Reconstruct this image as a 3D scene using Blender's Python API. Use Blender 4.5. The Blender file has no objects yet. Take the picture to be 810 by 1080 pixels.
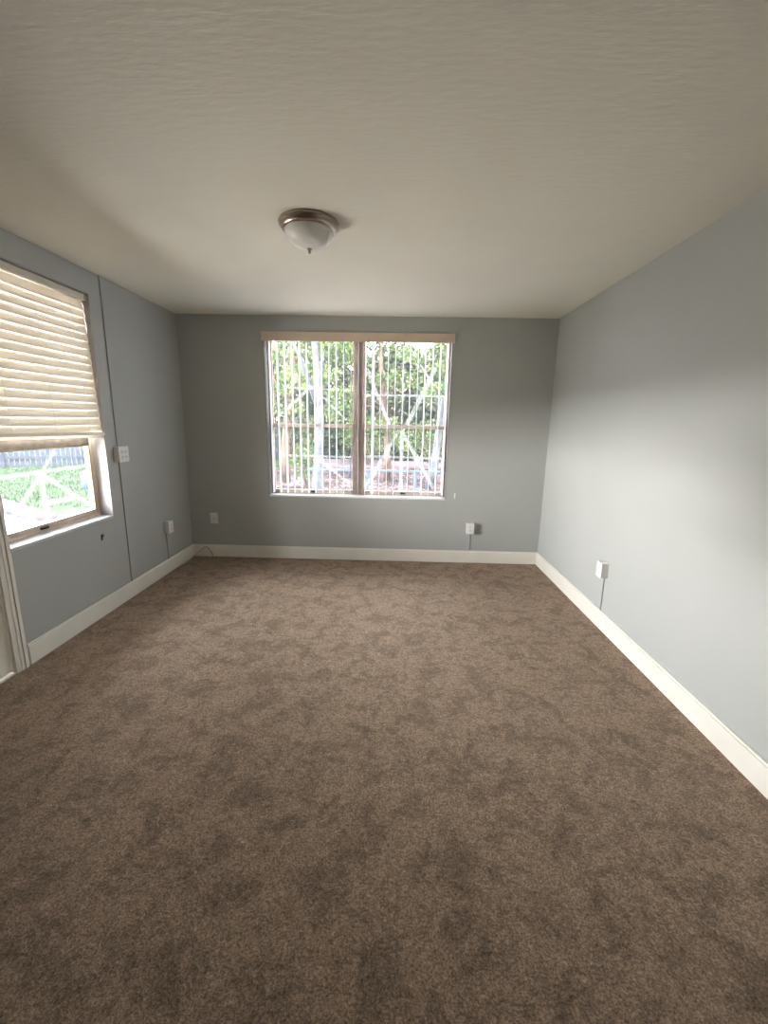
import bpy, bmesh, math, random
from mathutils import Vector, Matrix
random.seed(7)
S = bpy.context.scene
COL = S.collection
PI = math.pi

# ------------------------------------------------------------------ camera
CAM = Vector((0, 0, 1.4509))
F_PX, YAW, PITCH, ROLL = 450.8755, -0.0214, 0.2073, 0.0181
fwd = Vector((math.sin(YAW)*math.cos(PITCH), math.cos(YAW)*math.cos(PITCH), -math.sin(PITCH)))
r0 = Vector((math.cos(YAW), -math.sin(YAW), 0)); u0 = r0.cross(fwd)
rt = math.cos(ROLL)*r0 + math.sin(ROLL)*u0
up = -math.sin(ROLL)*r0 + math.cos(ROLL)*u0
cam = bpy.data.cameras.new('camera'); cam_o = bpy.data.objects.new('camera', cam); COL.objects.link(cam_o)
cam.sensor_fit = 'VERTICAL'; cam.sensor_height = 36; cam.lens = F_PX*36/1080; cam.clip_start = .02; cam.clip_end = 300
m = Matrix((rt, up, -fwd)).transposed().to_4x4(); m.translation = CAM
cam_o.matrix_world = m
S.camera = cam_o

# ------------------------------------------------------------------ sky, sun, exposure
SKY_STRENGTH = 6.5
SUN_STRENGTH = 24.0
EXPOSURE = 1.47
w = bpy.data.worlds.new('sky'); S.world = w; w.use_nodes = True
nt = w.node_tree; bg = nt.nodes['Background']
tc = nt.nodes.new('ShaderNodeTexCoord'); sp = nt.nodes.new('ShaderNodeSeparateXYZ'); cr = nt.nodes.new('ShaderNodeValToRGB')
nt.links.new(tc.outputs['Generated'], sp.inputs[0]); nt.links.new(sp.outputs['Z'], cr.inputs[0]); nt.links.new(cr.outputs[0], bg.inputs[0])
cr.color_ramp.elements[0].position = 0.0; cr.color_ramp.elements[0].color = (.98, .95, .93, 1)
cr.color_ramp.elements[1].position = .8; cr.color_ramp.elements[1].color = (.80, .89, 1.0, 1)
# glow added to the low sky, out of view, to brighten the right wall
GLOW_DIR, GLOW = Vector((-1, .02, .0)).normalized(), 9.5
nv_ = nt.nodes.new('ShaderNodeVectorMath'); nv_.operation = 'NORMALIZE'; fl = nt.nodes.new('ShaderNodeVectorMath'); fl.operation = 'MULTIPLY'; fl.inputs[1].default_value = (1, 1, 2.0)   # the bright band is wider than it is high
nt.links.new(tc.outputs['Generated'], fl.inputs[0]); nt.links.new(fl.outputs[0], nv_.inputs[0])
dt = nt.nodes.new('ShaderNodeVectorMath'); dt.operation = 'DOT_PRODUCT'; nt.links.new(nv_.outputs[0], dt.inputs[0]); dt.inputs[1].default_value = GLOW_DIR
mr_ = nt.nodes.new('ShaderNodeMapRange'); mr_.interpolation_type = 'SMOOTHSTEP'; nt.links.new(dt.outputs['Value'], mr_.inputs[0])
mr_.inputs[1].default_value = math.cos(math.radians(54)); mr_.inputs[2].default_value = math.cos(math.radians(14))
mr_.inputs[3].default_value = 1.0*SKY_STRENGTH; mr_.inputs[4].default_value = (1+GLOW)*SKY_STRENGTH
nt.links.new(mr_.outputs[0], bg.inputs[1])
sun = bpy.data.lights.new('sun', 'SUN'); sun_o = bpy.data.objects.new('sun', sun); COL.objects.link(sun_o)
sun.energy = SUN_STRENGTH; sun.angle = math.radians(.6); sun.color = (1, .93, .82)
sun_o.rotation_euler = Vector((.45, -.45, 1.15)).to_track_quat('Z', 'Y').to_euler(); sun_o.location = (4, -4, 9)
S.view_settings.view_transform = 'Standard'; S.view_settings.look = 'None'
S.view_settings.gamma = 1; S.view_settings.use_curve_mapping = False; S.view_settings.exposure = EXPOSURE
cy = S.cycles
cy.max_bounces = 14; cy.diffuse_bounces = 8; cy.transparent_max_bounces = 24; cy.transmission_bounces = 8
cy.sample_clamp_indirect = 12; cy.use_denoising = True; cy.caustics_reflective = False; cy.caustics_refractive = False
try: cy.use_guiding = True
except Exception: pass

# room numbers
H, D, XL, XR, YR = 2.44, 4.3837, -2.1452, 1.5398, -1.9
WX0, WX1, WZ0, WZ1 = -1.302, .546, .668, 2.283       # back window opening
LY0, LY1, LZ0, LZ1 = 2.245, 3.158, .697, 2.289       # left window opening
DY0, DY1, DZ1 = 1.275, 2.165, 2.035                  # door opening in the left wall
T = .17
def portal(name, loc, rot, sx, sy):
    l = bpy.data.lights.new(name, 'AREA'); l.shape = 'RECTANGLE'; l.size = sx; l.size_y = sy; l.cycles.is_portal = True
    o = bpy.data.objects.new(name, l); COL.objects.link(o); o.location = loc; o.rotation_euler = rot
portal('sky_portal_back', ((WX0+WX1)/2, D+T+.06, (WZ0+WZ1)/2), (-PI/2, 0, 0), WX1-WX0, WZ1-WZ0)
portal('sky_portal_left', (XL-T-.06, (LY0+LY1)/2, (LZ0+LZ1)/2), (0, -PI/2, 0), LZ1-LZ0, LY1-LY0)

# ------------------------------------------------------------------ materials
def node(nt, t, **k):
    n = nt.nodes.new(t)
    for a, v in k.items(): setattr(n, a, v)
    return n
def mat(name, col, rough=.6, metal=0, spec=.3, noise=None, bump=None, scale=20, amt=.0):
    """plain paint-like material; noise=(scale, amount) varies colour, bump=(scale, strength, distance)"""
    M = bpy.data.materials.new(name); M.use_nodes = True; nt = M.node_tree; b = nt.nodes['Principled BSDF']
    b.inputs['Base Color'].default_value = (*col, 1); b.inputs['Roughness'].default_value = rough
    b.inputs['Metallic'].default_value = metal; b.inputs['Specular IOR Level'].default_value = spec
    tc = node(nt, 'ShaderNodeTexCoord')
    if noise:
        n = node(nt, 'ShaderNodeTexNoise'); n.inputs['Scale'].default_value = noise[0]; n.inputs['Detail'].default_value = 5
        nt.links.new(tc.outputs['Object'], n.inputs['Vector'])
        r = node(nt, 'ShaderNodeValToRGB'); a = noise[1]
        r.color_ramp.elements[0].position = .3; r.color_ramp.elements[1].position = .7
        r.color_ramp.elements[0].color = (*[c*(1-a) for c in col], 1); r.color_ramp.elements[1].color = (*[min(1, c*(1+a)) for c in col], 1)
        nt.links.new(n.outputs['Fac'], r.inputs[0]); nt.links.new(r.outputs[0], b.inputs['Base Color'])
    if bump:
        n = node(nt, 'ShaderNodeTexNoise'); n.inputs['Scale'].default_value = bump[0]; n.inputs['Detail'].default_value = 3
        nt.links.new(tc.outputs['Object'], n.inputs['Vector'])
        bp = node(nt, 'ShaderNodeBump'); bp.inputs['Strength'].default_value = bump[1]; bp.inputs['Distance'].default_value = bump[2]
        nt.links.new(n.outputs['Fac'], bp.inputs['Height']); nt.links.new(bp.outputs[0], b.inputs['Normal'])
    return M
M = {}
M['wall'] = mat('grey_wall_paint', (.42, .433, .415), .5, spec=.4, noise=(1.4, .02), bump=(90, .10, .002))
M['ceiling'] = mat('textured_ceiling_paint', (.79, .765, .675), .8, spec=.15, noise=(3, .015), bump=(30, .5, .004))
nt_ = M['ceiling'].node_tree      # roller strokes run across the room
for n_ in [n for n in nt_.nodes if n.type == 'TEX_NOISE' and abs(n.inputs['Scale'].default_value-30) < .1]:
    mp = nt_.nodes.new('ShaderNodeMapping'); mp.inputs['Scale'].default_value = (.45, 1.7, 1)
    l_ = n_.inputs['Vector'].links[0]; nt_.links.new(l_.from_socket, mp.inputs[0]); nt_.links.new(mp.outputs[0], n_.inputs['Vector'])
M['trim'] = mat('cream_trim_paint', (.80, .775, .70), .38, spec=.45, noise=(6, .03))
M['white'] = mat('white_paint', (.82, .83, .82), .4, spec=.4, noise=(9, .02))
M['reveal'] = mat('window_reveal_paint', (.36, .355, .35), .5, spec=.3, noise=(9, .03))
M['sillpaint'] = mat('window_sill_paint', (.55, .57, .59), .45, spec=.4, noise=(9, .03))
M['plastic'] = mat('white_plastic', (.78, .76, .72), .35, spec=.5)
M['conduit'] = mat('painted_conduit', (.40, .42, .43), .5, spec=.4)
M['tan'] = mat('tan_window_frame', (.56, .45, .37), .45, spec=.4, noise=(14, .12))
M['bronze'] = mat('weathered_bronze_rail', (.09, .075, .062), .6, spec=.2, noise=(20, .3))
M['gold'] = mat('brass_coloured_bead', (.62, .50, .30), .35, metal=.3)
M['valance'] = mat('tan_blind_valance', (.66, .53, .42), .5, noise=(5, .06))
M['dark'] = mat('dark_metal', (.05, .045, .04), .4, metal=.5)
M['nickel'] = mat('brushed_nickel', (.42, .355, .30), .28, metal=1.0, noise=(60, .06))
M['cable'] = mat('cream_cable', (.42, .36, .26), .5)
M['concrete'] = mat('pale_concrete', (.80, .77, .72), .9, noise=(2, .06), bump=(40, .2, .01))
M['kerb'] = mat('weathered_kerb', (.022, .020, .022), .9, noise=(6, .2), spec=.04)
M['soil'] = mat('leaf_strewn_soil', (.030, .026, .030), .95, noise=(1.1, .65), bump=(9, .6, .05), spec=.04)
M['lawn'] = mat('lawn_green', (.013, .026, .011), .9, noise=(1.5, .35), bump=(50, .5, .03), spec=.04)
M['fence'] = mat('weathered_fence_board', (.016, .021, .033), .8, noise=(7, .3), spec=.04)
M['rail'] = mat('blue_grey_rail', (.028, .040, .055), .5, noise=(7, .1), spec=.04)
M['bark'] = mat('grey_bark', (.035, .038, .045), .9, noise=(6, .35), bump=(18, .7, .03), spec=.04)
M['barkb'] = mat('brown_bark', (.045, .032, .025), .9, noise=(6, .35), bump=(18, .7, .03), spec=.04)
M['blue'] = mat('blue_plastic', (.012, .035, .11), .4)
M['lidwhite'] = mat('dull_white_lid', (.12, .12, .125), .6)
M['exterior'] = mat('pale_render', (.5, .5, .48), .9)

def carpet():
    M_ = bpy.data.materials.new('brown_cut_pile_carpet'); M_.use_nodes = True; nt = M_.node_tree; b = nt.nodes['Principled BSDF']
    b.inputs['Roughness'].default_value = 1; b.inputs['Specular IOR Level'].default_value = .05
    b.inputs['Sheen Weight'].default_value = .12; b.inputs['Sheen Roughness'].default_value = .35
    tc = node(nt, 'ShaderNodeTexCoord')
    def nz(s, d, rough=.55, dist=0):
        n = node(nt, 'ShaderNodeTexNoise'); n.inputs['Scale'].default_value = s; n.inputs['Detail'].default_value = d
        n.inputs['Roughness'].default_value = rough; n.inputs['Distortion'].default_value = dist
        nt.links.new(tc.outputs['Object'], n.inputs['Vector']); return n
    def ramp(src, p0, p1, v0, v1):
        r = node(nt, 'ShaderNodeMapRange'); r.inputs[1].default_value = p0; r.inputs[2].default_value = p1
        r.inputs[3].default_value = v0; r.inputs[4].default_value = v1; nt.links.new(src, r.inputs[0]); return r
    big = ramp(nz(6.5, 12, .76, .5).outputs['Fac'], .42, .53, .72, 1.08)     # brushed pile patches
    mid = ramp(nz(28, 6, .75, .5).outputs['Fac'], .36, .62, .82, 1.12)
    tuft = ramp(nz(140, 6, .95).outputs['Fac'], .40, .62, .30, 1.65)
    speck = ramp(nz(420, 2, .8).outputs['Fac'], .66, .74, 0, .35)
    m1 = node(nt, 'ShaderNodeMath', operation='MULTIPLY'); m2 = node(nt, 'ShaderNodeMath', operation='MULTIPLY'); m3 = node(nt, 'ShaderNodeMath', operation='ADD')
    nt.links.new(big.outputs[0], m1.inputs[0]); nt.links.new(mid.outputs[0], m1.inputs[1])
    nt.links.new(m1.outputs[0], m2.inputs[0]); nt.links.new(tuft.outputs[0], m2.inputs[1])
    clc = ramp(nz(62, 4, .8, .8).outputs['Fac'], .38, .62, .72, 1.25); m4 = node(nt, 'ShaderNodeMath', operation='MULTIPLY')
    nt.links.new(m2.outputs[0], m4.inputs[0]); nt.links.new(clc.outputs[0], m4.inputs[1]); nt.links.new(m4.outputs[0], m3.inputs[0]); nt.links.new(speck.outputs[0], m3.inputs[1])
    vm = node(nt, 'ShaderNodeVectorMath', operation='SCALE'); vm.inputs[0].default_value = (.345, .246, .172)
    nt.links.new(m3.outputs[0], vm.inputs['Scale']); nt.links.new(vm.outputs[0], b.inputs['Base Color'])
    bp = node(nt, 'ShaderNodeBump'); bp.inputs['Strength'].default_value = .5; bp.inputs['Distance'].default_value = .007
    hb = node(nt, 'ShaderNodeMath', operation='MULTIPLY_ADD'); hb.inputs[1].default_value = .5
    nt.links.new(tuft.outputs[0], hb.inputs[0]); nt.links.new(big.outputs[0], hb.inputs[2])
    clump = ramp(nz(58, 4, .7, .6).outputs['Fac'], .3, .7, 0, 1.6)
    h2 = node(nt, 'ShaderNodeMath', operation='ADD'); nt.links.new(hb.outputs[0], h2.inputs[0]); nt.links.new(clump.outputs[0], h2.inputs[1])
    nt.links.new(h2.outputs[0], bp.inputs['Height']); nt.links.new(bp.outputs[0], b.inputs['Normal'])
    return M_
M['carpet'] = carpet()

def glassy(name, haze, tint=(1, 1, 1), gloss=True, hazecol=(.9, .95, 1)):
    """window glass: clear transmission, Fresnel-like reflection and a thin veil of dust"""
    M_ = bpy.data.materials.new(name); M_.use_nodes = True; nt = M_.node_tree; nt.nodes.remove(nt.nodes['Principled BSDF'])
    out = nt.nodes['Material Output']
    tr = node(nt, 'ShaderNodeBsdfTransparent'); tr.inputs[0].default_value = (*tint, 1)
    tl = node(nt, 'ShaderNodeBsdfTranslucent'); tl.inputs[0].default_value = (*hazecol, 1)
    tc = node(nt, 'ShaderNodeTexCoord'); n = node(nt, 'ShaderNodeTexNoise'); n.inputs['Scale'].default_value = 5; n.inputs['Detail'].default_value = 5
    nt.links.new(tc.outputs['Object'], n.inputs['Vector'])
    r = node(nt, 'ShaderNodeMapRange'); r.inputs[1].default_value = .3; r.inputs[2].default_value = .7
    r.inputs[3].default_value = haze*.75; r.inputs[4].default_value = haze*1.25; nt.links.new(n.outputs['Fac'], r.inputs[0])
    mx = node(nt, 'ShaderNodeMixShader'); nt.links.new(r.outputs[0], mx.inputs[0]); nt.links.new(tr.outputs[0], mx.inputs[1]); nt.links.new(tl.outputs[0], mx.inputs[2])
    last = mx
    if gloss:
        gl = node(nt, 'ShaderNodeBsdfGlossy'); gl.inputs['Roughness'].default_value = .03
        lw = node(nt, 'ShaderNodeLayerWeight'); lw.inputs[0].default_value = .12
        m2 = node(nt, 'ShaderNodeMixShader'); nt.links.new(lw.outputs['Fresnel'], m2.inputs[0])
        nt.links.new(mx.outputs[0], m2.inputs[1]); nt.links.new(gl.outputs[0], m2.inputs[2]); last = m2
    nt.links.new(last.outputs[0], out.inputs[0])
    return M_
M['glass'] = glassy('dusty_window_glass', .009)
M['glass_left'] = glassy('clearer_window_glass', .004)
M['tape_left'] = glassy('faint_tape_residue', .010, gloss=False, hazecol=(1, .97, .9))
M['tape'] = glassy('old_tape_residue', .03, gloss=False, hazecol=(.95, .97, 1))

def translucent(name, col, f, tcol=None, rough=.5):
    M_ = bpy.data.materials.new(name); M_.use_nodes = True; nt = M_.node_tree; b = nt.nodes['Principled BSDF']
    b.inputs['Base Color'].default_value = (*col, 1); b.inputs['Roughness'].default_value = rough; b.inputs['Specular IOR Level'].default_value = .3
    tc = node(nt, 'ShaderNodeTexCoord'); n = node(nt, 'ShaderNodeTexNoise'); n.inputs['Scale'].default_value = 8
    nt.links.new(tc.outputs['Object'], n.inputs['Vector'])
    mc = node(nt, 'ShaderNodeMapRange'); mc.inputs[3].default_value = .94; mc.inputs[4].default_value = 1.06; nt.links.new(n.outputs['Fac'], mc.inputs[0])
    vm = node(nt, 'ShaderNodeVectorMath', operation='SCALE'); vm.inputs[0].default_value = col; nt.links.new(mc.outputs[0], vm.inputs['Scale'])
    nt.links.new(vm.outputs[0], b.inputs['Base Color'])
    tl = node(nt, 'ShaderNodeBsdfTranslucent'); tl.inputs[0].default_value = (*(tcol or col), 1)
    mx = node(nt, 'ShaderNodeMixShader'); mx.inputs[0].default_value = f
    out = nt.nodes['Material Output']; nt.links.new(b.outputs[0], mx.inputs[1]); nt.links.new(tl.outputs[0], mx.inputs[2]); nt.links.new(mx.outputs[0], out.inputs[0])
    return M_
M['vane'] = translucent('white_vinyl_vane', (.70, .72, .76), .06)
M['slat'] = translucent('cream_blind_slat', (.72, .68, .61), .09, (.90, .85, .76))
M['bowl'] = translucent('frosted_alabaster_glass', (.90, .90, .86), .12, rough=.25)

def leafmat(name, cols):
    M_ = bpy.data.materials.new(name); M_.use_nodes = True; nt = M_.node_tree; b = nt.nodes['Principled BSDF']
    b.inputs['Roughness'].default_value = .6; b.inputs['Specular IOR Level'].default_value = .06
    g = node(nt, 'ShaderNodeNewGeometry'); r = node(nt, 'ShaderNodeValToRGB')
    nt.links.new(g.outputs['Random Per Island'], r.inputs[0])
    el = r.color_ramp.elements
    el[0].position = 0; el[0].color = (*cols[0], 1); el[1].position = 1; el[1].color = (*cols[-1], 1)
    for i, c in enumerate(cols[1:-1]): e = el.new((i+1)/(len(cols)-1)); e.color = (*c, 1)
    nt.links.new(r.outputs[0], b.inputs['Base Color'])
    tl = node(nt, 'ShaderNodeBsdfTranslucent'); nt.links.new(r.outputs[0], tl.inputs[0])
    mx = node(nt, 'ShaderNodeMixShader'); mx.inputs[0].default_value = .35
    nt.links.new(b.outputs[0], mx.inputs[1]); nt.links.new(tl.outputs[0], mx.inputs[2]); nt.links.new(mx.outputs[0], nt.nodes['Material Output'].inputs[0])
    return M_
M['leaf'] = leafmat('mixed_green_leaves', [(.006, .020, .008), (.018, .045, .012), (.075, .095, .025), (.025, .045, .02), (.14, .15, .09)])
M['leafd'] = leafmat('dull_green_leaves', [(.006, .014, .008), (.018, .030, .014), (.04, .045, .022), (.013, .026, .012), (.09, .08, .06)])
M['litter'] = leafmat('dry_fallen_leaves', [(.05, .016, .014), (.07, .04, .034), (.02, .015, .018), (.11, .09, .085)])

# ------------------------------------------------------------------ mesh helpers
class MB:
    def __init__(s): s.bm = bmesh.new()
    def box(s, x0, x1, y0, y1, z0, z1):
        v = [s.bm.verts.new((x, y, z)) for z in (z0, z1) for y in (y0, y1) for x in (x0, x1)]
        for f in ((0, 2, 3, 1), (4, 5, 7, 6), (0, 1, 5, 4), (2, 6, 7, 3), (0, 4, 6, 2), (1, 3, 7, 5)): s.bm.faces.new([v[i] for i in f])
        return v
    def obox(s, c, ax, ay, az):
        """oriented box: centre and three half-axis vectors"""
        v = [s.bm.verts.new(c + ax*i + ay*j + az*k) for k in (-1, 1) for j in (-1, 1) for i in (-1, 1)]
        for f in ((0, 2, 3, 1), (4, 5, 7, 6), (0, 1, 5, 4), (2, 6, 7, 3), (0, 4, 6, 2), (1, 3, 7, 5)): s.bm.faces.new([v[i] for i in f])
    def tube(s, pts, r, seg=10, radii=None):
        pts = [Vector(p) for p in pts]; rings = []
        n = Vector((0, 0, 1))
        for i, p in enumerate(pts):
            d = (pts[min(i+1, len(pts)-1)] - pts[max(i-1, 0)]).normalized()
            a = d.orthogonal() if i == 0 else (last - d*last.dot(d))
            a.normalize(); last = a; b = d.cross(a); rr = radii[i] if radii else r
            rings.append([s.bm.verts.new(p + (a*math.cos(t) + b*math.sin(t))*rr) for t in [2*PI*k/seg for k in range(seg)]])
        for q, w_ in zip(rings, rings[1:]):
            for k in range(seg): s.bm.faces.new((q[k], q[(k+1) % seg], w_[(k+1) % seg], w_[k]))
        s.bm.faces.new(rings[0][::-1]); s.bm.faces.new(rings[-1])
    def lathe(s, prof, c=(0, 0, 0), seg=48, axis='Z', closed=False):
        rings = []
        for r, z in prof:
            ring = []
            for k in range(seg):
                t = 2*PI*k/seg; p = (r*math.cos(t), r*math.sin(t), z)
                if axis == 'X': p = (z, p[0], p[1])
                if axis == 'Y': p = (p[0], z, p[1])
                ring.append(s.bm.verts.new((c[0]+p[0], c[1]+p[1], c[2]+p[2])))
            rings.append(ring)
        for a, b in zip(rings, rings[1:]):
            for k in range(seg): s.bm.faces.new((a[k], a[(k+1) % seg], b[(k+1) % seg], b[k]))
        if closed: s.bm.faces.new(rings[0][::-1]); s.bm.faces.new(rings[-1])
    def build(s, name, m, parent=None, bevel=0, smooth=False):
        me = bpy.data.meshes.new(name)
        bmesh.ops.recalc_face_normals(s.bm, faces=s.bm.faces); s.bm.to_mesh(me); s.bm.free()
        if smooth:
            for p in me.polygons: p.use_smooth = True
        me.materials.append(M[m] if isinstance(m, str) else m)
        o = bpy.data.objects.new(name, me); COL.objects.link(o)
        if parent: o.parent = parent; o.matrix_parent_inverse = parent.matrix_world.inverted() if False else Matrix.Identity(4); 
        if parent: # meshes are written in world coordinates: shift them into the parent's frame
            loc = parent.get('_base'); 
            root = parent
            while root is not None and loc is None: root = root.parent; loc = root.get('_base') if root else None
            if loc is not None: me.transform(Matrix.Translation(-Vector(loc)))
        if bevel:
            b = o.modifiers.new('bevel', 'BEVEL'); b.width = bevel; b.segments = 2; b.limit_method = 'ANGLE'
        return o
def thing(name, loc, label=None, cat=None, group=None, kind=None):
    o = bpy.data.objects.new(name, None); COL.objects.link(o); o.location = loc; o['_base'] = list(loc); o.empty_display_size = .05
    if label: o['label'] = label
    if cat: o['category'] = cat
    if group: o['group'] = group
    if kind: o['kind'] = kind
    return o
def tag(o, label=None, cat=None, group=None, kind=None):
    for k, v in (('label', label), ('category', cat), ('group', group), ('kind', kind)):
        if v: o[k] = v
    return o
def struct(mb, name, m, label, cat, bevel=0): return tag(mb.build(name, m, None, bevel), label, cat, kind='structure')

# ------------------------------------------------------------------ room shell
E_ = .3
f = MB(); f.box(XL-T, XR+T, YR-T, D+T, -.2, 0); struct(f, 'floor', 'carpet', 'brown mottled cut-pile carpet covering the whole floor', 'floor')
f = MB(); f.box(XL-T-E_, XR+T+E_, YR-T-E_, D+T+E_, H, H+.2); struct(f, 'ceiling', 'ceiling', 'off-white roller-textured ceiling above the room', 'ceiling')
f = MB()
f.box(XL-T, WX0, D, D+T, 0, H); f.box(WX1, XR+T, D, D+T, 0, H); f.box(WX0, WX1, D, D+T, 0, WZ0); f.box(WX0, WX1, D, D+T, WZ1, H)
struct(f, 'wall_back', 'wall', 'grey painted far wall around the wide double window', 'wall')
f = MB()
f.box(XL-T, XL, LY1, D, 0, H); f.box(XL-T, XL, DY1, LY1, LZ1, H); f.box(XL-T, XL, LY0, LY1, 0, LZ0); f.box(XL-T, XL, DY1, LY0, 0, LZ1)
f.box(XL-T, XL, DY0, DY1, DZ1, H); f.box(XL-T, XL, YR, DY0, 0, H)
struct(f, 'wall_left', 'wall', 'grey painted left wall with the cream blind window and door', 'wall')
f = MB(); f.box(XR, XR+T, YR, D, 0, H); struct(f, 'wall_right', 'wall', 'grey painted right wall, brightly lit and without openings', 'wall')
# the wall behind the camera is not in view: a plain wall
f = MB(); f.box(XL-T, XR+T, YR-T, YR, 0, H); struct(f, 'wall_rear', 'wall', 'grey painted wall behind the viewer', 'wall')

BH = .130
def board(name, x0, x1, y0, y1, side, label):
    f = MB(); f.box(x0, x1, y0, y1, 0, BH-.012)
    # small stepped cap along the top
    if side == 'back': f.box(x0, x1, y0+.006, y1, BH-.012, BH)
    if side == 'left': f.box(x0, x1-.006, y0, y1, BH-.012, BH)
    if side == 'right': f.box(x0+.006, x1, y0, y1, BH-.012, BH)
    struct(f, name, 'trim', label, 'baseboard', .0015)
board('baseboard_back', XL, XR, D-.016, D, 'back', 'cream painted baseboard under the double window')
board('baseboard_left', XL, XL+.016, DY1+.088, D-.016, 'left', 'cream painted baseboard along the left wall beyond the door')
board('baseboard_right', XR-.016, XR, YR, D-.016, 'right', 'white painted baseboard along the right wall')
board('baseboard_rear', XL, XR-.016, YR, YR+.016, 'x', 'white painted baseboard behind the viewer')

# ------------------------------------------------------------------ back window
def strips_back(lst, y, parent):
    """tape marks: pixel pairs of the photo traced onto the glass plane"""
    for (x0, z0, x1, z1, wd) in lst:
        a, b = Vector((x0, y, z0)), Vector((x1, y, z1)); d = (b-a).normalized(); n = Vector((0, 1, 0)).cross(d)
        f = MB(); f.obox((a+b)/2, (b-a)/2, n*wd/2, Vector((0, .0003, 0))); f.build('tape_mark', 'tape', parent)
w1 = thing('window_1', ((WX0+WX1)/2, D+T/2, WZ0), 'wide tan-framed double window in the far wall behind vertical blinds', 'window', kind='structure')
f = MB(); th = .008   # painted reveal boards lining the opening
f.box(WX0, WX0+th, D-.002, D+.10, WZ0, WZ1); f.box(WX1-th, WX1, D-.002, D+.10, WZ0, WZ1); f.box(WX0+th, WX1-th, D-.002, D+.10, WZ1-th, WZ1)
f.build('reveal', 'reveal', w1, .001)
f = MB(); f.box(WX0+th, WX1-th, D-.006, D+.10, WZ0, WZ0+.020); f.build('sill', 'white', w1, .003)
YF0, YF1 = D+.10, D+.155
def xz_frame(f, x0, x1, z0, z1, wl, wr, wb, wt, y0, y1):
    f.box(x0, x0+wl, y0, y1, z0, z1); f.box(x1-wr, x1, y0, y1, z0, z1); f.box(x0+wl, x1-wr, y0, y1, z0, z0+wb); f.box(x0+wl, x1-wr, y0, y1, z1-wt, z1)
f = MB(); xz_frame(f, WX0, WX1, WZ0, WZ1, .028, .028, .036, .03, YF0, YF1); f.build('frame', 'tan', w1, .002)
XM = -.374
f = MB(); f.box(XM-.044, XM-.004, YF0-.012, YF1, WZ0+.036, WZ1-.03); f.box(XM+.004, XM+.044, YF0-.012, YF1, WZ0+.036, WZ1-.03); f.box(XM-.004, XM+.004, YF0, YF1, WZ0+.036, WZ1-.03)
f.build('mullion', 'tan', w1, .002)
ZR = 1.405
for (x0, x1) in ((WX0+.028, XM-.044), (XM+.044, WX1-.028)):
    s = MB(); xz_frame(s, x0, x1, WZ0+.036, ZR+.018, .018, .018, .03, .038, YF0+.004, YF0+.028); so = s.build('lower_sash', 'tan', w1, .0015)
    g = MB(); g.box(x0+.018, x1-.018, YF0+.014, YF0+.018, WZ0+.066, ZR-.020); g.build('glass_pane', 'glass', so)
    s = MB(); xz_frame(s, x0, x1, ZR-.018, WZ1-.03, .016, .016, .034, .022, YF0+.030, YF0+.052); su = s.build('upper_sash', 'tan', w1, .0015)
    g = MB(); g.box(x0+.016, x1-.016, YF0+.039, YF0+.043, ZR+.016, WZ1-.052); g.build('glass_pane', 'glass', su)
    xc = (x0+x1)/2
    l = MB(); l.box(xc-.03, xc+.03, YF0-.010, YF0+.004, WZ0+.040, WZ0+.052); l.box(xc-.012, xc+.012, YF0-.016, YF0-.010, WZ0+.042, WZ0+.056); l.build('sash_latch', 'dark', so, .001)
    # marks on upper and lower glass
    yu, yl = YF0+.0445, YF0+.0195
    if x0 > XM:
        strips_back([(-.30, 1.98, -.055, ZR+.016, .035), (.40, 2.0, .12, ZR+.016, .045), (-.30, 1.72, .50, 1.72, .02), (.075, ZR+.02, .075, 2.2, .015)], yu, su)
        strips_back([(.055, ZR-.022, .43, .76, .035), (.05, ZR-.022, -.28, .80, .035), (-.30, 1.10, .50, 1.085, .022), (.075, .74, .075, ZR-.022, .040)], yl, so)
    else:
        strips_back([(-1.25, 1.45, -.86, 1.80, .03), (-1.1, 1.78, -.44, 1.76, .018), (-.50, 1.46, -.86, 1.80, .02)], yu, su)
        strips_back([(-1.24, 1.09, -.44, 1.085, .02), (-.83, ZR-.03, -.83, .75, .02), (-.86, 1.1, -.46, .80, .028)], yl, so)

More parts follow.
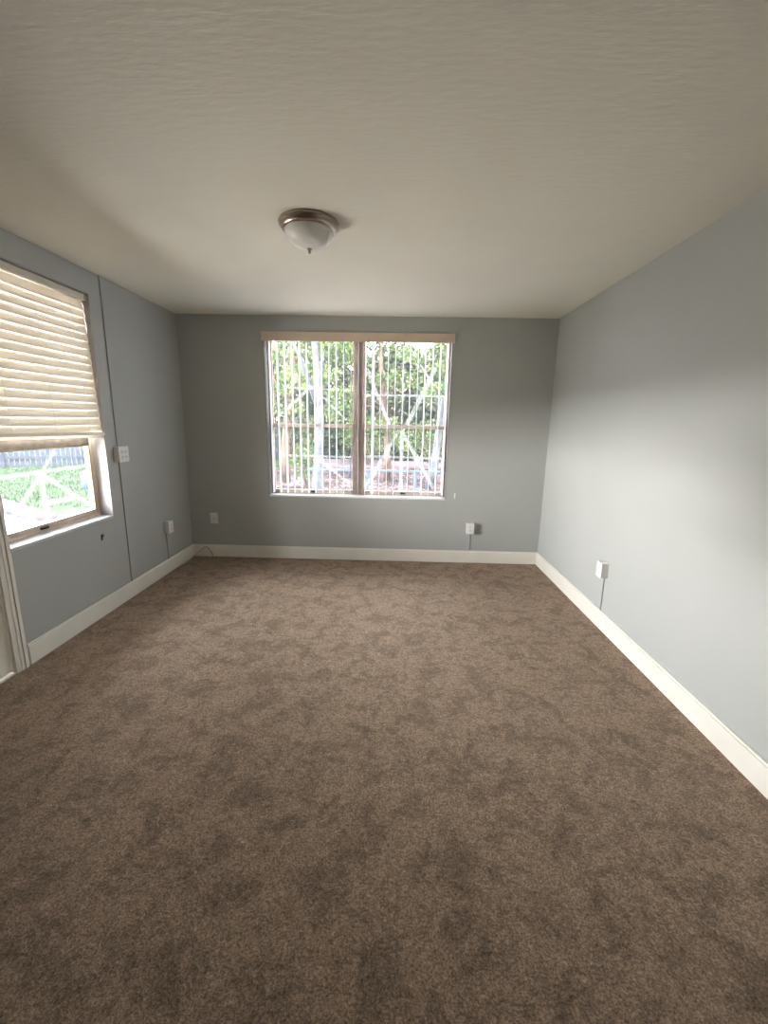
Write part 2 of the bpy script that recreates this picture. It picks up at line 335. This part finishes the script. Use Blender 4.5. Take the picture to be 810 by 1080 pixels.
# vertical blind
vb = thing('vertical_blind', ((WX0+WX1)/2, D+.02, WZ1), 'open white vertical blind with tan valance across the double window', 'blind')
f = MB(); f.box(WX0-.012, WX1+.012, D-.020, D-.012, 2.203, WZ1+.006); f.box(WX0-.012, WX0-.006, D-.012, D-.001, 2.203, WZ1+.006); f.box(WX1+.006, WX1+.012, D-.012, D-.001, 2.203, WZ1+.006)
f.build('valance', 'valance', vb, .002)
f = MB(); f.box(WX0+.012, WX1-.012, D+.02, D+.062, 2.222, 2.262); f.build('headrail', 'white', vb, .002)
nv = 25
for i in range(nv):
    x = WX0+.045 + i*.0735
    if x > WX1-.02: break
    ang = math.radians(random.uniform(-2.5, 2.5)) + (math.radians(20) if i == 14 else 0)
    cy_ = D+.046; hw = .038; zb = .706
    d = Vector((math.sin(ang), math.cos(ang), 0)); n = Vector((math.cos(ang), -math.sin(ang), 0))
    v = MB(); prev = None
    for k in range(7):   # gently curved vane
        t = -1 + k/3; off = .004*(1-t*t)
        p = Vector((x, cy_, 0)) + d*(hw*t) + n*off
        a = [v.bm.verts.new(p + n*s_*.0004 + Vector((0, 0, z))) for s_ in (-1, 1) for z in (zb, 2.205)]
        if prev:
            for q in ((0, 1), (3, 2)): v.bm.faces.new((prev[q[0]], a[q[0]], a[q[1]], prev[q[1]]))
            v.bm.faces.new((prev[0], prev[2], a[2], a[0])); v.bm.faces.new((prev[1], a[1], a[3], prev[3]))
        else: v.bm.faces.new((a[0], a[1], a[3], a[2]))
        prev = a
    v.bm.faces.new((prev[0], prev[2], prev[3], prev[1]))
    vo = v.build('vane', 'vane', vb)
    h = MB(); h.box(x-.003, x+.003, cy_-.006, cy_+.006, 2.203, 2.223); h.build('vane_clip', 'plastic', vo)

# ------------------------------------------------------------------ left window
w2 = thing('window_2', (XL-T/2, (LY0+LY1)/2, LZ0), 'tan-framed single window in the left wall half covered by a raised blind', 'window', kind='structure')
XF1, XF0 = XL-.095, XL-.15
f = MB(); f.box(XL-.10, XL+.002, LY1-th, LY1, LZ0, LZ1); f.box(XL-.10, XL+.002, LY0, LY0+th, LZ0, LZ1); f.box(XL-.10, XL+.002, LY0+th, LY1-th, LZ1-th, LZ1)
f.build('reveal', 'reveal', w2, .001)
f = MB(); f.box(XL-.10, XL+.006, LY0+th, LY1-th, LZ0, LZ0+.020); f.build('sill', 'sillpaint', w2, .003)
def yz_frame(f, y0, y1, z0, z1, wl, wr, wb, wt, x0, x1):
    f.box(x0, x1, y0, y0+wl, z0, z1); f.box(x0, x1, y1-wr, y1, z0, z1); f.box(x0, x1, y0+wl, y1-wr, z0, z0+wb); f.box(x0, x1, y0+wl, y1-wr, z1-wt, z1)
f = MB(); yz_frame(f, LY0, LY1, LZ0, LZ1, .026, .026, .040, .03, XF0, XF1); f.build('frame', 'tan', w2, .002)
LR = 1.298
s = MB(); yz_frame(s, LY0+.026, LY1-.026, LZ0+.040, LR+.020, .020, .020, .028, .072, XF1-.030, XF1-.006); so = s.build('lower_sash', 'tan', w2, .0015)
q_ = MB(); q_.box(XF1-.004, XF1+.002, LY0+.046, LY1-.046, LR-.052, LR+.020); q_.build('meeting_rail', 'bronze', so, .001)
b_ = MB(); yz_frame(b_, LY0+.046, LY1-.046, LZ0+.068, LR-.052, .006, .006, .006, .006, XF1-.012, XF1-.003); b_.build('glazing_bead', 'gold', so, .001)
g = MB(); g.box(XF1-.020, XF1-.016, LY0+.046, LY1-.046, LZ0+.068, LR-.052); g.build('glass_pane', 'glass_left', so)
l = MB(); yc = 2.62; l.box(XF1-.006, XF1+.006, yc-.03, yc+.03, LZ0+.042, LZ0+.056); l.box(XF1+.006, XF1+.014, yc-.012, yc+.012, LZ0+.042, LZ0+.052); l.build('sash_latch', 'dark', so, .001)
s = MB(); yz_frame(s, LY0+.026, LY1-.026, LR-.018, LZ1-.03, .018, .018, .034, .022, XF1-.054, XF1-.032); su = s.build('upper_sash', 'tan', w2, .0015)
g = MB(); g.box(XF1-.045, XF1-.041, LY0+.044, LY1-.044, LR+.016, LZ1-.052); g.build('glass_pane', 'glass_left', su)
xc = XF1-.0145
for (y0, z0, y1, z1, wd) in ((2.66, 1.08, 2.36, .80, .03), (2.66, 1.08, 2.68, .77, .045), (2.68, 1.08, 3.08, .80, .03), (2.66, 1.08, 2.80, 1.22, .02), (2.30, 1.10, 3.08, 1.10, .022), (2.62, .90, 2.92, .89, .03)):
    a, b = Vector((xc, y0, z0)), Vector((xc, y1, z1)); d = (b-a).normalized(); n = Vector((1, 0, 0)).cross(d)
    f = MB(); f.obox((a+b)/2, (b-a)/2, n*wd/2, Vector((.0003, 0, 0))); f.build('tape_mark', 'tape_left', so)

# horizontal blind, top deep in the recess, bottom leaning out over the sill side
hb = thing('horizontal_blind', (XL-.03, (LY0+LY1)/2, LZ1), 'cream wide-slat horizontal blind pulled half way up the left window', 'blind')
f = MB(); f.box(XL-.085, XL-.030, LY0+.009, LY1-.009, LZ1-.052, LZ1-.012); f.build('headrail', 'slat', hb, .002)
f = MB(); f.box(XL-.022, XL-.014, LY0+.012, LY1-.020, LZ1-.055, LZ1-.014); f.build('valance', 'slat', hb, .002)
NS = 17; ZT, ZB = LZ1-.082, 1.372
def slat(xc, z, y0, y1, tilt, sag):
    d = Vector((math.cos(tilt), 0, -math.sin(tilt))); n = Vector((math.sin(tilt), 0, math.cos(tilt)))
    v = MB(); rows = []
    NY = 10
    for j in range(NY+1):
        u = j/NY; y = y0+(y1-y0)*u; zz = z + sag*(u-.5) - .002*math.sin(PI*u)
        ring = []
        for s_ in (1, -1):
            for t in ([-1, -.5, 0, .5, 1] if s_ == 1 else [1, .5, 0, -.5, -1]):
                ring.append(v.bm.verts.new(Vector((xc, y, zz)) + d*(.0315*t) + n*(.0035*(1-t*t) + s_*.0012)))
        rows.append(ring)
    for a, b in zip(rows, rows[1:]):
        for k in range(len(a)): v.bm.faces.new((a[k], a[(k+1) % len(a)], b[(k+1) % len(a)], b[k]))
    v.bm.faces.new(rows[0]); v.bm.faces.new(rows[-1][::-1])
    return v
def bx(z): return XL-.050 + (LZ1-z)*.038
for i in range(NS):
    z = ZT + (ZB-ZT)*i/(NS-1)
    y1 = LY1-.011 if z > 2.02 else LY1-.009
    slat(bx(z), z, LY0+.014, y1, math.radians(78), .004*i/NS).build('slat', 'slat', hb, smooth=False)
zb = 1.328
f = MB(); c = Vector((bx(zb), (LY0+LY1)/2+.002, zb)); f.obox(c, Vector((.026, 0, .010)), Vector((0, (LY1-LY0)/2-.014, -.006)), Vector((-.003, 0, .010)))
f.build('bottom_rail', 'slat', hb, .002)
for yy in (LY0+.14, LY0+.46, LY1-.15):
    for dx in (-.030, .030):
        f = MB(); f.tube([(bx(LZ1-.06)+dx*.6, yy, LZ1-.06), (bx(ZB)+dx*.6, yy, ZB), (bx(zb)+dx*.6, yy, zb)], .0008, 6); f.build('ladder_cord', 'slat', hb)
f = MB(); f.box(XL-.03, XL-.008, LY1-.028, LY1-.012, LZ1-.05, LZ1-.02); f.build('mounting_bracket', 'gold', hb)

# ------------------------------------------------------------------ door
d1 = thing('door_1', (XL, (DY0+DY1)/2, 0), 'white panelled door with casing at the left edge', 'door', kind='structure')
def casing(y0, y1, z0, z1, vertical, inner):
    f = MB(); f.box(XL, XL+.012, y0, y1, z0, z1)
    if vertical:
        a = (y0, y0+.022) if inner == 'hi' else (y1-.022, y1)
        f.box(XL+.012, XL+.020, *a, z0, z1); c = (y0+y1)/2; f.box(XL+.012, XL+.0155, c-.008, c+.012, z0, z1)
    else: f.box(XL+.012, XL+.020, y0, y1, z1-.022, z1)
    return f
casing(DY1-.006, DY1+.070, 0, DZ1+.07, True, 'lo').build('casing', 'trim', d1, .002)
casing(DY0-.070, DY0+.006, 0, DZ1+.07, True, 'hi').build('casing', 'trim', d1, .002)
casing(DY0+.006, DY1-.006, DZ1-.006, DZ1+.07, False, '').build('casing', 'trim', d1, .002)
f = MB(); f.box(XL-.14, XL, DY1-.018, DY1, .012, DZ1); f.box(XL-.14, XL, DY0, DY0+.018, .012, DZ1); f.box(XL-.14, XL, DY0+.018, DY1-.018, DZ1-.018, DZ1); f.build('jamb', 'trim', d1, .001)
f = MB(); f.box(XL-.15, XL+.006, DY0, DY1, 0, .012); f.build('threshold', 'plastic', d1, .002)
f = MB(); f.box(XL-.055, XL-.012, DY0+.021, DY1-.021, .016, DZ1-.021); dl = f.build('leaf', 'trim', d1, .002)
pw = (DY1-DY0-.042-.33)/2
for (z0, z1) in ((.24, .82), (.98, 1.50), (1.62, 1.90)):
    for k in (0, 1):
        y0 = DY0+.021+.11+k*(pw+.11); f = MB(); f.box(XL-.012, XL-.009, y0, y0+pw, z0, z1); f.box(XL-.009, XL-.005, y0+.03, y0+pw-.03, z0+.03, z1-.03); f.build('panel', 'trim', dl, .0025)
f = MB(); f.lathe([(.03, 0), (.03, .006), (.011, .008), (.011, .035), (.026, .045), (.029, .058), (.022, .07), (.001, .074)], (XL-.012, DY0+.10, .95), 24, 'X', True); f.build('door_knob', 'nickel', dl, smooth=True)

# ------------------------------------------------------------------ ceiling light
cl = thing('ceiling_light', (-.462, 2.43, H), 'flush ceiling light with nickel ring and frosted glass bowl', 'ceiling light')
CX, CY = -.462, 2.43
f = MB(); f.lathe([(.02, H-.001), (.150, H-.001), (.153, H-.006), (.151, H-.016), (.143, H-.022), (.143, H-.027), (.136, H-.036), (.130, H-.040), (.118, H-.040), (.112, H-.034)], (CX, CY, 0), 64)
f.build('canopy', 'nickel', cl, smooth=True)
pr = [(.1235*math.cos(a)**.9 if a < 1.57 else .0, -.087*math.sin(a)) for a in [PI/2*k/14 for k in range(14)]]
f = MB(); f.lathe([(r, H-.034+z) for r, z in pr] + [(.012, H-.1205), (.0015, H-.121)], (CX, CY, 0), 64); f.build('glass_bowl', 'bowl', cl, smooth=True)
f = MB(); f.lathe([(.011, H-.119), (.014, H-.123), (.010, H-.127), (.006, H-.131), (.008, H-.136), (.006, H-.142), (.001, H-.146)], (CX, CY, 0), 20, closed=True); f.build('finial', 'nickel', cl, smooth=True)

# ------------------------------------------------------------------ surface-mounted boxes
def wallbox(wall, a0, a1, z0, z1, dep, kind, label, cname='outlet', conduits=(), cpos=None):
    """a = coordinate along the wall; builds box, cover plate with sockets, and its conduit"""
    ca, cz = (a0+a1)/2, (z0+z1)/2
    def P(d0, d1, b0, b1, c0, c1, f):   # d = distance off the wall
        if wall == 'L': f.box(XL+d0, XL+d1, b0, b1, c0, c1)
        if wall == 'R': f.box(XR-d1, XR-d0, b0, b1, c0, c1)
        if wall == 'B': f.box(b0, b1, D-d1, D-d0, c0, c1)
    base = {'L': (XL, ca, z0), 'R': (XR, ca, z0), 'B': (ca, D, z0)}[wall]
    t = thing('outlet_box' if cname == 'outlet' else 'cable_box', base, label, cname)
    f = MB(); P(0, dep-.006, a0+.002, a1-.002, z0+.002, z1-.002, f); f.build('back_box', 'plastic', t, .002)
    f = MB(); P(dep-.006, dep, a0, a1, z0, z1, f); pl = f.build('cover_plate', 'plastic', t, .002)
    ax = {'L': 'X', 'R': 'X', 'B': 'Y'}[wall]
    if kind in ('duplex', 'quad'):
        for da in ((0,) if kind == 'duplex' else (-.024, .024)):
            for dz in (-.020, .020):
                f = MB(); P(dep, dep+.002, ca+da-.015, ca+da+.015, cz+dz-.014, cz+dz+.014, f); r_ = f.build('socket', 'plastic', pl, .0012)
                f = MB(); P(dep+.002, dep+.0025, ca+da-.007, ca+da-.0045, cz+dz-.003, cz+dz+.008, f); P(dep+.002, dep+.0025, ca+da+.0045, ca+da+.007, cz+dz-.003, cz+dz+.008, f)
                P(dep+.002, dep+.0025, ca+da-.002, ca+da+.002, cz+dz-.010, cz+dz-.006, f); f.build('slot', 'dark', pl)
    else:
        f = MB(); s_ = -1 if wall in 'RB' else 1
        off = {'L': (XL+dep, ca, cz), 'R': (XR-dep, ca, cz), 'B': (ca, D-dep, cz)}[wall]
        f.lathe([(.007, 0), (.007, s_*.004), (.0045, s_*.004), (.0045, s_*.012), (.001, s_*.012)], off, 16, ax, True); f.build('jack', 'nickel', pl)
    for (c0, c1) in conduits:
        cp = cpos if cpos is not None else ca
        f = MB(); P(0, .009, cp-.0065, cp+.0065, c0, c1, f); f.build('conduit', 'conduit', t, .002)
    return t
wallbox('L', 3.235, 3.355, 1.110, 1.230, .045, 'quad', 'large square outlet box on the left wall beside the blind window', conduits=((BH, 1.111), (1.229, H)), cpos=3.289)
wallbox('L', 3.850, 3.930, .385, .498, .045, 'duplex', 'low outlet box on the left wall near the far corner', conduits=((BH, .386),), cpos=3.875)
wallbox('B', -1.930, -1.852, .367, .484, .022, 'jack', 'low cable plate on the far wall left of the double window', 'cable jack')
wallbox('B', .769, .847, .325, .437, .05, 'duplex', 'low outlet box on the far wall right of the double window', conduits=((BH, .326),), cpos=.812)
wallbox('R', 2.925, 3.000, .385, .498, .05, 'duplex', 'low outlet box on the bright right wall', conduits=((BH, .386),), cpos=2.965)

# nail-like cup hook below the left window, small stub on the far wall, loose cable
f = MB(); f.box(XL, XL+.004, 2.990, 3.004, .560, .600); f.box(XL+.004, XL+.014, 2.994, 3.000, .586, .596); f.box(XL+.012, XL+.015, 2.994, 3.000, .590, .604)
tag(f.build('wall_hook', 'dark', None, .001), 'small dark hook on the left wall under the window corner', 'hook')
f = MB(); f.box(.628, .642, D-.004, D, .690, .745); tag(f.build('filler_patch', 'white', None, .0015), 'tiny white filler dab on the far wall by the window corner', 'patch')
pts = [(-2.105, 4.06, .006), (-2.100, 4.10, .010), (-2.075, 4.19, .035), (-2.03, 4.28, .085), (-1.995, 4.325, .112), (-1.965, 4.335, .108), (-1.935, 4.335, .070), (-1.915, 4.33, .025), (-1.93, 4.30, .008)]
sm = []
for i in range(len(pts)-1):
    p0, p1, p2, p3 = [Vector(pts[max(0, min(len(pts)-1, i+k))]) for k in (-1, 0, 1, 2)]
    for k in range(5):
        t = k/5; sm.append(.5*((2*p1) + (p2-p0)*t + (2*p0-5*p1+4*p2-p3)*t*t + (3*p1-p0-3*p2+p3)*t**3))
f = MB(); f.tube(sm + [Vector(pts[-1])], .0055, 8); tag(f.build('coax_cable', 'cable', None, smooth=True), 'loose cable looping out of the carpet in the far left corner', 'cable')

# ------------------------------------------------------------------ outdoors
GZ = -.35
f = MB(); f.box(-45, 35, 8.2, 60, GZ-.2, GZ-.004); f.box(-14, 35, D+T+.02, 8.2, GZ-.2, GZ-.004); f.box(-14, XL-T-.02, -20, D+T+.02, GZ-.2, GZ-.004); f.box(XL-T-.02, 35, -20, YR-T-.3, GZ-.2, GZ-.004)  # ground cut short on the left to let the added low sky glow in
tag(f.build('ground', 'soil'), 'leaf-strewn bare soil behind the house', 'ground', kind='structure')
f = MB(); f.box(XL-T, XR+T, YR-T, D+T, GZ-.1, -.2); tag(f.build('foundation', 'exterior'), 'foundation under the room', 'foundation', kind='structure')
# patio slab left of the house; its far edge is lined by a kerb
def prism(poly, z0, z1):
    f = MB(); b = [f.bm.verts.new((x, y, z0)) for x, y in poly]; t = [f.bm.verts.new((x, y, z1)) for x, y in poly]
    f.bm.faces.new(b[::-1]); f.bm.faces.new(t)
    for k in range(len(poly)): f.bm.faces.new((b[k], b[(k+1) % len(poly)], t[(k+1) % len(poly)], t[k]))
    return f
A, B = Vector((-7.6, 7.9, 0)), Vector((-6.15, 7.15, 0))
tag(prism([(XL-T-.03, -8), (XL-T-.03, 8.2), (-6.0, 8.2), (-6.1, 7.0), (-8.2, 8.0), (-14, 10.8), (-14, -8)], GZ-.05, GZ+.02).build('patio', 'concrete'), 'sunlit pale concrete patio outside the left window', 'patio', kind='structure')
f = MB(); a, b = Vector((-8.9, 8.88, GZ+.05)), Vector((-6.02, 7.12, GZ+.05)); d = (b-a).normalized(); n = Vector((-d.y, d.x, 0))
f.obox((a+b)/2, (b-a)/2, n*.16, Vector((0, 0, .05))); tag(f.build('garden_kerb', 'kerb', None, .01), 'grey kerb strip between the sunlit patio and the lawn', 'kerb')
tag(prism([(-6.2, 7.3), (-6.0, 8.25), (-5.2, 8.25), (-3.5, 22), (-24, 22), (-24, 8), (-14, 10.9), (-8.2, 8.1)], GZ-.05, GZ+.012).build('lawn', 'lawn'), 'green lawn between patio and fence', 'lawn', kind='structure')
f = MB()
for i in range(14000):
    y = random.uniform(8.2, 15.5); x = random.uniform(-14, -5.0)
    if x > -5.4 + (8.2-y)*.02 or y < 7.3 + (-6.2-x)*.50 + .25: continue
    h = random.uniform(.04, .10); a = random.uniform(0, PI); dx, dy = .010*math.cos(a), .010*math.sin(a); lx, ly = random.uniform(-.03, .03), random.uniform(-.03, .03)
    v = [f.bm.verts.new(p) for p in ((x-dx, y-dy, GZ+.01), (x+dx, y+dy, GZ+.01), (x+lx, y+ly, GZ+.01+h))]; f.bm.faces.new(v)
tag(f.build('grass', 'lawn'), 'tufts of short grass on the lawn', 'grass', kind='stuff')

# board fence beyond the lawn
fn = thing('board_fence', (-12, 15, GZ), 'weathered blue-grey board fence beyond the lawn', 'fence')
a, b = Vector((-24, 8.6, 0)), Vector((-5.2, 19.5, 0)); d = (b-a).normalized(); n = Vector((-d.y, d.x, 0)); L_ = (b-a).length
f = MB(); k = 0; s_ = 0
while s_ < L_:
    hh = 1.75 + random.uniform(-.03, .03); f.obox(a + d*(s_+.07) + Vector((0, 0, GZ+hh/2)), d*.066, n*.010, Vector((0, 0, hh/2))); s_ += .15
f.build('boards', 'fence', fn)
for zz in (.35, 1.4): f = MB(); f.obox((a+b)/2 - n*.04 + Vector((0, 0, GZ+zz)), (b-a)/2, n*.02, Vector((0, 0, .045))); f.build('cross_rail', 'fence', fn)
for q in range(0, int(L_), 3): f = MB(); f.obox(a + d*q - n*.075 + Vector((0, 0, GZ+.9)), d*.05, n*.05, Vector((0, 0, .9))); f.build('post', 'fence', fn)

BX, BY = -7.72, 10.52
br = thing('garden_barrel', (BX, BY, GZ), 'small blue barrel with a white lid at the lawn edge', 'barrel')
f = MB(); f.lathe([(.10, GZ+.012), (.125, GZ+.05), (.14, GZ+.16), (.135, GZ+.28), (.125, GZ+.32)], (BX, BY, 0), 28, closed=True); f.build('body', 'blue', br, smooth=True)
f = MB(); f.lathe([(.14, GZ+.32), (.145, GZ+.35), (.10, GZ+.45), (.03, GZ+.47)], (BX, BY, 0), 28, closed=True); f.build('lid', 'lidwhite', br, smooth=True)

# handrail behind the far window
hr = thing('handrail', (-.6, 8.6, GZ), 'low blue-grey metal handrail outside the double window', 'railing')
f = MB(); f.box(-1.75, 2.2, 8.58, 8.63, .47, .51); f.build('top_rail', 'rail', hr, .004)
for x in (-1.72, -.53, .44, 1.75): f = MB(); f.box(x-.022, x+.022, 8.585, 8.625, GZ, .47); f.build('post', 'rail', hr, .004)

def leaf_cloud(f, c, R_, n, size, squash=1.0, shell=.55):
    for _ in range(n):
        while True:
            p = Vector((random.uniform(-1, 1), random.uniform(-1, 1), random.uniform(-1, 1)))
            if shell < p.length < 1: break
        p = Vector((c[0]+p.x*R_[0], c[1]+p.y*R_[1], c[2]+p.z*R_[2]))
        a = Vector((random.gauss(0, 1), random.gauss(0, 1), random.gauss(0, .6))).normalized(); b = a.orthogonal().normalized(); b.rotate(Matrix.Rotation(random.uniform(0, 6.28), 3, a))
        c2 = a.cross(b); s = size*random.uniform(.6, 1.35)
        q = [p - b*s*.5, p + c2*s*.22, p + b*s*.5, p - c2*s*.22]
        f.bm.faces.new([f.bm.verts.new(v) for v in q])
def tree(name, x, y, trunk_r, lean, crowns, n, size, leaf, bark, label, cat='tree', th_=None):
    t = thing(name, (x, y, GZ), label, cat, )
    top = max(c[2] for c in crowns)
    f = MB(); pts = []; rad = []
    K = 9; hgt = th_ or top
    for k in range(K+1):
        u = k/K; pts.append((x + lean[0]*u + .05*math.sin(u*7+x), y + lean[1]*u, GZ-.02 + (hgt-GZ)*u)); rad.append(trunk_r*(1.25-u*.6 if u < .15 else 1.1-.6*u))
    f.tube(pts, 0, 10, rad); tr = f.build('trunk', bark, t, smooth=True)
    for c in crowns[:4]:
        s0 = Vector(pts[4]); e = Vector(c[:3]); mid = (s0+e)/2 + Vector((0, 0, .15))
        f = MB(); f.tube([s0, mid, e], 0, 7, [trunk_r*.42, trunk_r*.28, trunk_r*.08]); f.build('branch', bark, t, smooth=True)
    f = MB()
    tot = sum(c[3]*c[4] for c in crowns)
    for c in crowns: leaf_cloud(f, c[:3], (c[3], c[3]*.7, c[4]), int(n*c[3]*c[4]/tot), size)
    f.build('foliage', leaf, t)
    return t
def crown_set(x, y, z0, z1, R_, k):
    return [(x + random.uniform(-R_, R_)*.8, y + random.uniform(-.6, .6), z0 + (z1-z0)*(i+.5)/k + random.uniform(-.2, .2), R_*random.uniform(.45, .7), (z1-z0)/k*random.uniform(.55, .8)) for i in range(k)]
tree('garden_tree', -1.62, 9.2, .10, (-.05, .1), crown_set(-1.9, 9.6, 2.3, 4.6, 1.1, 6), 2600, .12, 'leaf', 'bark', 'grey straight-trunked tree close behind the left half of the double window', th_=4.0)
tree('garden_tree', -3.2, 12.5, .12, (.3, .2), crown_set(-3.1, 12.8, 1.6, 4.6, 1.5, 7), 3200, .13, 'leaf', 'barkb', 'bushy green tree behind the far left blind vanes')
tree('garden_tree', -.2, 13.2, .10, (-.3, .2), crown_set(-.6, 13.5, 1.2, 4.8, 1.5, 8), 3800, .13, 'leaf', 'barkb', 'leafy tree straight behind the window mullion')
tree('garden_tree', .95, 11.8, .11, (.75, .1), crown_set(1.2, 12.4, 1.9, 4.6, 1.3, 7), 3000, .12, 'leaf', 'bark', 'leaning grey-trunked tree in the right half of the double window')
tree('garden_tree', 2.6, 14.5, .14, (.2, .2), crown_set(2.3, 14.8, 1.0, 5.0, 1.7, 8), 3600, .14, 'leafd', 'barkb', 'dull green tree behind the right edge of the double window')
tree('garden_tree', -5.4, 15.5, .14, (.2, .2), crown_set(-5.2, 15.8, .8, 5.0, 1.9, 8), 3400, .14, 'leafd', 'barkb', 'dull green tree far left behind the double window')
def shrub(x, y, r, h, n, leaf, label):
    t = thing('garden_shrub', (x, y, GZ), label, 'shrub')
    for k in range(6):
        a = 2*PI*k/6; f = MB(); f.tube([(x, y, GZ-.02), (x+r*.3*math.cos(a), y+r*.3*math.sin(a), GZ+h*.45), (x+r*.6*math.cos(a), y+r*.6*math.sin(a), GZ+h*.85)], 0, 6, [.02, .014, .005]); f.build('stem', 'barkb', t)
    f = MB(); leaf_cloud(f, (x, y, GZ+h*.58), (r, r*.7, h*.45), n, .09, shell=.2); f.build('foliage', leaf, t)
shrub(-4.1, 18.2, 1.5, 1.9, 2200, 'leafd', 'broad dull shrub behind the left blind vanes')
shrub(-1.0, 19.0, 1.6, 2.0, 2300, 'leaf', 'broad green shrub beyond the handrail left of the mullion')
shrub(1.5, 17.0, 1.5, 1.9, 2300, 'leaf', 'bright green shrub beyond the handrail in the right half')
shrub(4.0, 19.0, 1.6, 2.1, 2000, 'leafd', 'dull shrub beyond the handrail by the right window edge')
shrub(-2.25, 11.0, .45, 1.3, 700, 'leaf', 'small bright shrub low in the left half of the window')
# hedge screen far behind so that the trees do not stand against open sky
hd = thing('hedge', (0, 21, GZ), 'tall dense hedge far behind the trees', 'hedge')
f = MB()
for i in range(9): leaf_cloud(f, (-10+i*2.5, 21+random.uniform(-.5, .5), 2.2), (2.0, .9, 3.0+random.uniform(-.3, .3)), 3600, .44, shell=.1)
f.build('foliage', 'leafd', hd)
for i in range(9): x = -10+i*2.5; f = MB(); f.tube([(x, 21, GZ), (x+.1, 21, 1.5), (x-.1, 21, 3.6)], 0, 8, [.12, .1, .05]); f.build('stem', 'barkb', hd)

f = MB()
for _ in range(5000):
    x, y = random.uniform(-6, 5), random.uniform(9.5, 17); s = random.uniform(.04, .09); a = random.uniform(0, 6.28)
    c, s2 = math.cos(a), math.sin(a); z = GZ + random.uniform(.0, .03)
    f.bm.faces.new([f.bm.verts.new(v) for v in ((x-c*s, y-s2*s, z), (x-s2*s*.4, y+c*s*.4, z+.02), (x+c*s, y+s2*s, z), (x+s2*s*.4, y-c*s*.4, z+.015))])
tag(f.build('fallen_leaves', 'litter'), 'reddish fallen leaves scattered on the ground behind the house', 'leaves', kind='stuff')

for o in list(S.objects):
    if '_base' in o: del o['_base']
